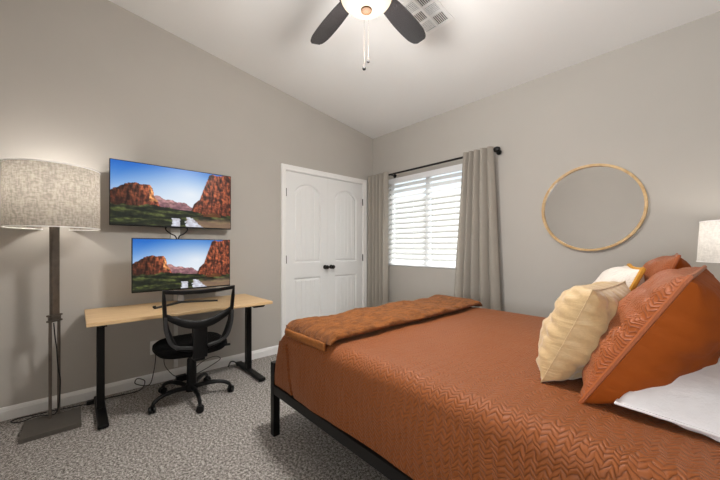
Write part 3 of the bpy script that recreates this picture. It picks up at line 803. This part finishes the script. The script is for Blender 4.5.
# ---------------------------------------------------------------- cords and outlet
def cord(label, pts, r=.0035, name='extension_cord'):
    o = obj(name, add_tube(bm_new(), spline(pts, 8), r, 7), M_cable, smooth=True); tag(o, label, 'cord'); return origin_to_base(o)
cord('black lamp cord hanging between the two slim lamp poles and trailing to the wall', [(.232, -.112, .655), (.245, -.104, .55), (.222, -.098, .48), (.228, -.094, .40), (.236, -.088, .33), (.222, -.08, .26), (.225, -.085, .12), (.22, -.10, .045), (.205, -.13, .034), (.17, -.20, .034), (.14, -.27, .012), (.08, -.32, .005), (.05, -.29, .005), (.06, -.16, .005), (.09, .0, .005), (.10, .07, .005)])
cord('black cord running along the baseboard from lamp plug to the wall outlet', [(.10, .09, .005), (.085, .20, .005), (.10, .34, .005), (.075, .40, .012), (.055, .42, .06), (.05, .37, .09), (.045, .36, .05), (.06, .45, .02), (.045, .485, .12), (.030, .50, .22), (.030, .500, .292)])
o = obj('plug_adapter', box(.085, .125, .055, .105, .0005, .028, .006), M_bplast); tag(o, 'small black plug block on the carpet by the desk leg', 'adapter'); origin_to_base(o)
ot = thing('wall_outlet', 'white wall outlet with a plug in it behind the chair', 'outlet', (0.001, .50, .25))
obj('cover_plate', box(.0005, .007, .465, .535, .250, .365, .003), M_plastic, ot)
obj('socket', box(.007, .009, .483, .517, .265, .350, .002), M_trim, ot)
obj('plug', box(.009, .038, .485, .515, .290, .322, .004), M_bplast, ot)
cord('grey cable looping on the wall below the desk behind the chair', [(.022, .656, .22), (.03, .64, .26), (.03, .60, .27), (.03, .565, .22), (.03, .57, .14), (.06, .62, .06), (.08, .66, .035)], .003, 'cable')
cord('black cable making an oval loop right of the chair column', [(.085, .79, .02), (.06, .86, .03), (.03, .95, .05), (.025, 1.03, .09), (.025, .99, .125), (.025, .90, .115), (.03, .82, .07), (.07, .775, .03)], .003, 'cable')
o = obj('power_adapter', box(.070, .120, .640, .720, .0005, .050, .006), M_bplast); tag(o, 'black power brick on the carpet behind the chair, left of the column', 'adapter'); origin_to_base(o)
o = obj('power_adapter', box(.060, .105, .755, .790, .0005, .070, .006), M_bplast); tag(o, 'small upright black adapter on the carpet right of the chair column', 'adapter'); origin_to_base(o)
o = obj('cable_end', add_tube(bm_new(), spline([(.07, 1.09, .012), (.07, 1.11, .05), (.09, 1.125, .06), (.10, 1.15, .045), (.12, 1.16, .012)], 5), .006, 8), M_cable); tag(o, 'short black cord end sticking up beside the right desk leg', 'cord'); origin_to_base(o)

# ---------------------------------------------------------------- bed
BX0, BX1, BY0, BY1 = 1.355, 3.56, .895, 2.475
bd = thing('metal_bed', 'black square-tube metal bed frame under the rust quilt', 'bed', ((BX0+BX1)/2, (BY0+BY1)/2, 0))
tw = .042
for x, y, h in ((BX0, BY0, .452), (BX0, BY1-tw, .452), (BX1-tw, BY0, 1.02), (BX1-tw, BY1-tw, 1.02), ((BX0+BX1)/2, BY0+.02, .262), ((BX0+BX1)/2, BY1-tw-.02, .262)):
    obj('leg', box(x, x+tw, y, y+tw, .0005, h, .002), M_black, bd)
for y in (BY0, BY1-tw): obj('side_rail', box(BX0+tw, BX1-tw, y, y+tw-.002, .263, .318, .002), M_black, bd)
obj('foot_rail', box(BX0, BX0+tw, BY0+tw, BY1-tw, .405, .452, .002), M_black, bd)
obj('foot_rail', box(BX0, BX0+tw, BY0+tw, BY1-tw, .263, .318, .002), M_black, bd)
for k in range(9):
    x = BX0+.15+k*.235; obj('slat', box(x, x+.05, BY0+tw-.001, BY1-tw+.001, .285, .3175, .002), M_black, bd)
bm = bm_new(); add_box(bm, BX1-tw, BX1, BY0+tw, BY1-tw, .975, 1.018, .002); add_box(bm, BX1-tw, BX1, BY0+tw, BY1-tw, .60, .64, .002)
for k in range(6): y = BY0+.2+k*.225; add_box(bm, BX1-.03, BX1-.012, y, y+.018, .641, .974, .001)
obj('headboard', bm, M_black, bd)

# quilt draped over the mattress
QX0, QX1, QY0, QY1, QZ0, QZ1 = 1.415, 3.50, .905, 2.465, .325, .678
bm = bm_new()
def qtop(x, y):
    return .005*noise.noise((x*2.2, y*2.2, 3))+.003*noise.noise((x*7, y*7, 1))-.006*abs((x-2.4)/1.05)**3
def quilt_surf():
    """cross-section swept over the plan: rounded block with a soft shoulder"""
    nx, ny = 150, 190
    rad = .075
    per = []         # profile over y from near-bottom over the top to far-bottom: (y, z, s)
    Wd = QY1-QY0; Hd = QZ1-QZ0
    def prof(s, total, n0, n1):
        # s in 0..total arc length
        side = Hd-rad; arc = rad*PI/2; flat = (n1-n0)-2*rad
        if s < side: return n0, QZ0+s, 0
        s -= side
        if s < arc: a = s/rad; return n0+rad-rad*math.cos(a), QZ1-rad+rad*math.sin(a), 1
        s -= arc
        if s < flat: return n0+rad+s, QZ1, 2
        s -= flat
        if s < arc: a = s/rad; return n1-rad+rad*math.sin(a), QZ1-rad+rad*math.cos(a), 3
        s -= arc; return n1, QZ1-rad-s, 4
    tot = lambda n0, n1: 2*(Hd-rad)+rad*PI+(n1-n0)-2*rad
    TX, TY = tot(QX0, QX1), tot(QY0, QY1)
    def P(u, v):
        x, zx, kx = prof(u*TX, TX, QX0, QX1); y, zy, ky = prof(v*TY, TY, QY0, QY1)
        z = min(zx, zy)
        # keep block corners vertical and rounded
        dzx = QZ1-zx; dzy = QZ1-zy
        z = max(QZ0, QZ1-math.hypot(dzx, dzy) if (dzx < rad and dzy < rad) else min(zx, zy))
        zz = z+qtop(x, y)*(1 if z > QZ1-rad else .0)
        # gathers of the hanging sides
        k = max(0, (QZ1-rad-z)/(Hd))
        bul = .010*noise.noise((x*3, z*4, 2))+.006*noise.noise((x*8, z*6, 7))
        if ky in (0,): y += -.010*math.sin(PI*min(1, k))+bul*min(1, k*4)
        if ky in (4,): y += bul
        if kx in (0, 1) and x < QX0+.1: x += .055*max(0, (z-QZ0)/Hd)**1.5*(1 if kx == 0 else (1-sstep(QX0, QX0+.1, x)))
        if ky == 0 and z < .665:
            gl = abs(x-(1.515+.085*(.66-z)/.28))
            if gl < .010: y += .03*sstep(0, .04, .665-z)
        if kx in (0,): x += .008*noise.noise((y*4, z*4, 2))*min(1, k*4)-.004
        return Vector((x, y, zz))
    return P, TX, TY, nx, ny
P, TX, TY, nx, ny = quilt_surf()
# plan-shaped: top patch plus four sides would meet at corners; a swept double profile leaves corner folds like tucked cloth
add_grid(bm, 330, 190, P, uv=lambda u, v: (u*TX, v*TY))
bmesh.ops.remove_doubles(bm, verts=bm.verts, dist=.0004)
o = obj('quilt', bm, M_quilt, smooth=True); tag(o, 'rust orange zigzag-quilted coverlet spread over the bed', 'quilt'); origin_to_base(o)
bm = add_tube(bm_new(), [], .003) if False else bm_new()

# fur throw folded across the foot end
def throw():
    x0, x1, y0, y1 = 1.500, 1.965, .915, 2.455; zb = QZ1+.012; th = .046
    th_t = thing('fur_throw', 'brown faux fur throw folded across the foot of the bed', 'throw', ((x0+x1)/2, (y0+y1)/2, zb))
    bm = bm_new(); prof = []
    n = 60
    def f(u, v):
        a = 2*PI*u; ca, sa = math.cos(a), math.sin(a); e = 5.5
        X = math.copysign(abs(ca)**(2/e), ca); Z = math.copysign(abs(sa)**(2/2.6), sa)
        vv = v; endk = min(1, v/.02, (1-v)/.02); endk = math.sqrt(max(0, 1-(1-endk)**2))
        xa = x0+.020*noise.noise((v*4, 0, 1))+.02*(v); xb = x1+.022*noise.noise((v*5, 3, 1))-.01
        x = (xa+xb)/2+X*(xb-xa)/2*(.97+.03*endk)
        y = y0+(y1-y0)*v+(.03*(1-u2(x, xa, xb))*0)
        z = zb+th/2+Z*th/2*endk
        if Z > 0: z += (.006*noise.noise((x*9, y*9, 2))+.015*noise.noise((x*3.6, y*6, 8))+.004*noise.noise((x*30, y*30, 3)))*endk
        # drape over the rounded near and far edges of the bed and foot edge
        for dd in (QY0+.07-y, y-(QY1-.07)):
            if dd > 0: z -= .075-math.sqrt(max(0, .075**2-min(dd, .07)**2))
        dx = (QX0+.07)-x
        if dx > 0: z -= .6*(.075-math.sqrt(max(0, .075**2-min(dx, .07)**2)))
        return Vector((x, y, z))
    add_grid(bm, n, 170, f, close_u=True)
    bmesh.ops.remove_doubles(bm, verts=bm.verts, dist=.0003)
    obj('fur_layer', bm, M_fur, th_t, smooth=True)
    # golden underside showing at the folded near end
    bm = bm_new()
    def g(u, v):
        x = x0+.03+(x1-x0-.08)*u; dx = (QX0+.07)-x
        y = y0-.004-.006*math.sin(PI*v)+.01*u*0
        z = zb-.038+.036*v+.003*noise.noise((x*12, v*3, 2))-(.0 if dx < 0 else .02)
        return Vector((x, y+.004*noise.noise((x*10, v, 1)), z))
    add_grid(bm, 40, 6, g)
    o = obj('lining_edge', bm, M_lining, th_t, smooth=True, label='golden lining at the folded end'); md = o.modifiers.new('t', 'SOLIDIFY'); md.thickness = .010
def u2(x, a, b): return (x-a)/(b-a)
throw()

# ---------------------------------------------------------------- pillows
def pillow_bm(w, h, t, seed=0, pinch=.07, n=44, wr=.006, flange=0, sag=0, twomat=False, wf=1.0, fat=.58, droop=0, back=1.0):
    bm = bm_new(); lay = bm.loops.layers.uv.verify()
    def pt(u, v, s):
        a, b = u*2-1, v*2-1
        ea, eb = 1-a*a, 1-b*b
        x = w/2*a*(1-pinch*eb*(a*a)); y = h/2*b*(1-pinch*ea*(b*b))
        k = (max(0, 1-abs(a)**2.6)*max(0, 1-abs(b)**2.6))**fat
        z = s*t/2*k*(1 if s > 0 else back)
        edge = min(1, (1-abs(a))*6, (1-abs(b))*6) if (abs(a) < 1 and abs(b) < 1) else 0
        # puckers radiating from the seams
        pk = math.exp(-(1-abs(a))*5)*math.sin(b*26+seed)+math.exp(-(1-abs(b))*5)*math.sin(a*24+seed*2)
        z += s*wr*(noise.noise((a*2.2*wf+seed, b*2.2*wf, s*3+seed))*1.6+.6*noise.noise((a*6*wf, b*6*wf+seed, s))+.6*pk)*min(1, k*2.2)
        z -= droop*(max(abs(a), abs(b))**4)
        return Vector((x, y, z))
    for s in (1, -1):
        V = [[bm.verts.new(pt(i/n, j/n, s)) for j in range(n+1)] for i in range(n+1)]
        for i in range(n):
            for j in range(n):
                q = (V[i][j], V[i+1][j], V[i+1][j+1], V[i][j+1]); 
                fc = bm.faces.new(q if s > 0 else q[::-1])
                idx = ((i, j), (i+1, j), (i+1, j+1), (i, j+1)); idx = idx if s > 0 else idx[::-1]
                for l, (a, b) in zip(fc.loops, idx): l[lay].uv = (a/n*w*1.0, b/n*h)
                if twomat and s < 0: fc.material_index = 1
    bmesh.ops.remove_doubles(bm, verts=bm.verts, dist=.0006)
    edge = [pt(i/40, 0, 0) for i in range(40)]+[pt(1, i/40, 0) for i in range(40)]+[pt(1-i/40, 1, 0) for i in range(40)]+[pt(0, 1-i/40, 0) for i in range(40)]
    return bm, edge
def frame_m(bottom, along, lean_deg, h, yaw=0, roll=0):
    """pillow local x -> along the bed's width, local y -> up, local z -> front face (towards the foot)"""
    l = R(lean_deg)
    up = Vector((math.sin(l), 0, math.cos(l))); nrm = Vector((-math.cos(l), 0, math.sin(l))); wd = up.cross(nrm)
    M3 = Matrix((wd, up, nrm)).transposed().to_4x4()
    return Matrix.Translation(bottom) @ Matrix.Rotation(R(yaw), 4, 'Z') @ M3 @ Matrix.Rotation(R(roll), 4, 'Z') @ Matrix.Translation((0, h/2, 0))
ZT = QZ1+.008
def pillow(name, label, w, h, t, M, mats, piping=None, pname='piping', pr=.005, group='pillows on the bed', **k):
    bm, edge = pillow_bm(w, h, t, twomat=isinstance(mats, list), **k)
    bm.transform(M)
    zmin = min(v.co.z for v in bm.verts); lift = 0
    base = Vector((M.translation.x, M.translation.y, zmin))
    tg = thing(name, label, 'pillow', base, 0, group)
    o = obj('cover', bm, mats, tg, smooth=True)
    if piping:
        b2 = bm_new(); add_tube(b2, [M @ p for p in edge], pr, 6, closed=True); obj(pname, b2, piping, tg, smooth=True)
    return tg
# near rust sham
M1 = frame_m(Vector((2.925, 1.50, ZT-.005)), None, 30, .465, yaw=-2, roll=0)
pillow('pillow_sham', 'large rust sham leaning back at the near side, plain back and quilted front', .70, .465, .19, M1, [M_sham, M_rustback], piping=M_sham, pr=.007, seed=2, pinch=.05, wr=.012, back=1.7, fat=.5)
M2 = frame_m(Vector((2.93, 2.13, ZT-.005)), None, 19, .47, yaw=3, roll=0)
pillow('pillow_sham', 'rust quilted sham behind the knit pillow, farther from the camera', .64, .47, .22, M2, [M_sham, M_rustback], piping=M_sham, pr=.006, seed=5, pinch=.05, wr=.010)
# white sleeping pillow lying flat under the near sham
Mw = Matrix.Translation((3.25, 1.48, ZT+.062)) @ Matrix.Rotation(R(4), 4, 'Y') @ Matrix.Rotation(R(90), 4, 'Z')
pillow('bed_pillow', 'white cotton pillow lying flat behind the near rust sham', .66, .50, .14, Mw, M_white, piping=M_white, pr=.004, seed=9, pinch=.04, wr=.006, fat=.5, droop=.055)
# beige and knit throw pillows
M3_ = frame_m(Vector((2.79, 1.435, ZT-.005)), None, 24, .375, yaw=-3, roll=0)
pillow('throw_pillow', 'beige satin throw pillow standing at the front of the pillows', .43, .375, .22, M3_, M_beige, piping=M_beige, pr=.0018, seed=4, pinch=.06, wr=.014, fat=.5)
M4_ = frame_m(Vector((2.80, 1.88, ZT-.005)), None, 22, .42, yaw=13, roll=0)
pillow('throw_pillow', 'cream knit throw pillow with a mustard edge, behind the beige one', .42, .42, .23, M4_, M_knit, piping=M_mustard, pname='mustard_edge', pr=.010, seed=8, pinch=.05, wr=.007, back=.45)

# ---------------------------------------------------------------- nightstand and table lamp
ns = thing('nightstand', 'light wood nightstand at the far side of the bed head', 'nightstand', (3.36, 2.80, 0))
obj('body', box(3.16, 3.62, 2.575, 3.025, .10, .60, .004), M_night, ns)
obj('top', box(3.15, 3.63, 2.565, 3.035, .601, .62, .003), M_night, ns)
d = obj('drawer', box(3.142, 3.159, 2.585, 3.015, .36, .585, .002), M_night, ns); obj('knob', add_lathe(bm_new(), [(0, 3.12), (.010, 3.122), (.012, 3.130), (.006, 3.138), (.006, 3.142), (0, 3.142)], (0, 2.80, .47), 14, 'X'), M_hw, d)
d = obj('drawer', box(3.142, 3.159, 2.585, 3.015, .115, .345, .002), M_night, ns); obj('knob', add_lathe(bm_new(), [(0, 3.12), (.010, 3.122), (.012, 3.130), (.006, 3.138), (.006, 3.142), (0, 3.142)], (0, 2.80, .23), 14, 'X'), M_hw, d)
for x in (3.18, 3.58):
    for y in (2.60, 2.98): obj('leg', box(x, x+.03, y, y+.03, .0005, .0995, .002), M_night, ns)
tx, ty = 3.325, 2.76
tl = thing('table_lamp', 'small table lamp with a pale linen drum shade on the nightstand', 'lamp', (tx, ty, .6205))
bm = bm_new(); add_lathe(bm, [(0, .6215), (.060, .6215), (.062, .635), (.03, .645), (.055, .70), (.075, .78), (.070, .87), (.035, .95), (.014, .98), (.012, 1.0), (0, 1.0)], (tx, ty, 0), 32); obj('lamp_base', bm, mat('pale_celadon_ceramic', srgb(205, 214, 196), .2, noise_amt=.03), tl, smooth=True)
obj('stem', add_tube(bm_new(), [(tx, ty, 1.0), (tx, ty, 1.12)], .008, 10), M_silver, tl)
bm = bm_new(); add_lathe(bm, [(.190, 1.078), (.178, 1.312)], (tx, ty, 0), 64); sh = obj('lamp_shade', bm, M_shade2, tl, smooth=True, recalc=False)
for r0, z in ((.188, 1.076), (.176, 1.309)):
    bm = add_lathe(bm_new(), [(r0, z), (r0+.004, z), (r0+.004, z+.005), (r0, z+.005)], (tx, ty, 0), 64, closed=True)
    obj('shade_rim', bm, M_trim, sh, smooth=True)
bm = bm_new()
for k in range(3):
    a = 2*PI*k/3+.4; add_tube(bm, [(tx, ty, 1.115), (tx+.187*math.cos(a), ty+.187*math.sin(a), 1.115)], .002, 6)
obj('shade_spider', bm, M_silver, tl)
bm = bm_new(); add_lathe(bm, [(0, 1.12), (.013, 1.12), (.014, 1.135), (.027, 1.165), (.028, 1.18), (.018, 1.205), (0, 1.212)], (tx, ty, 0), 20); obj('bulb', bm, M_bulb, tl, smooth=True)
light('table_lamp_bulb', 'POINT', (tx, ty, 1.25), 1.2, (1, .93, .86), shadow_soft_size=.03)
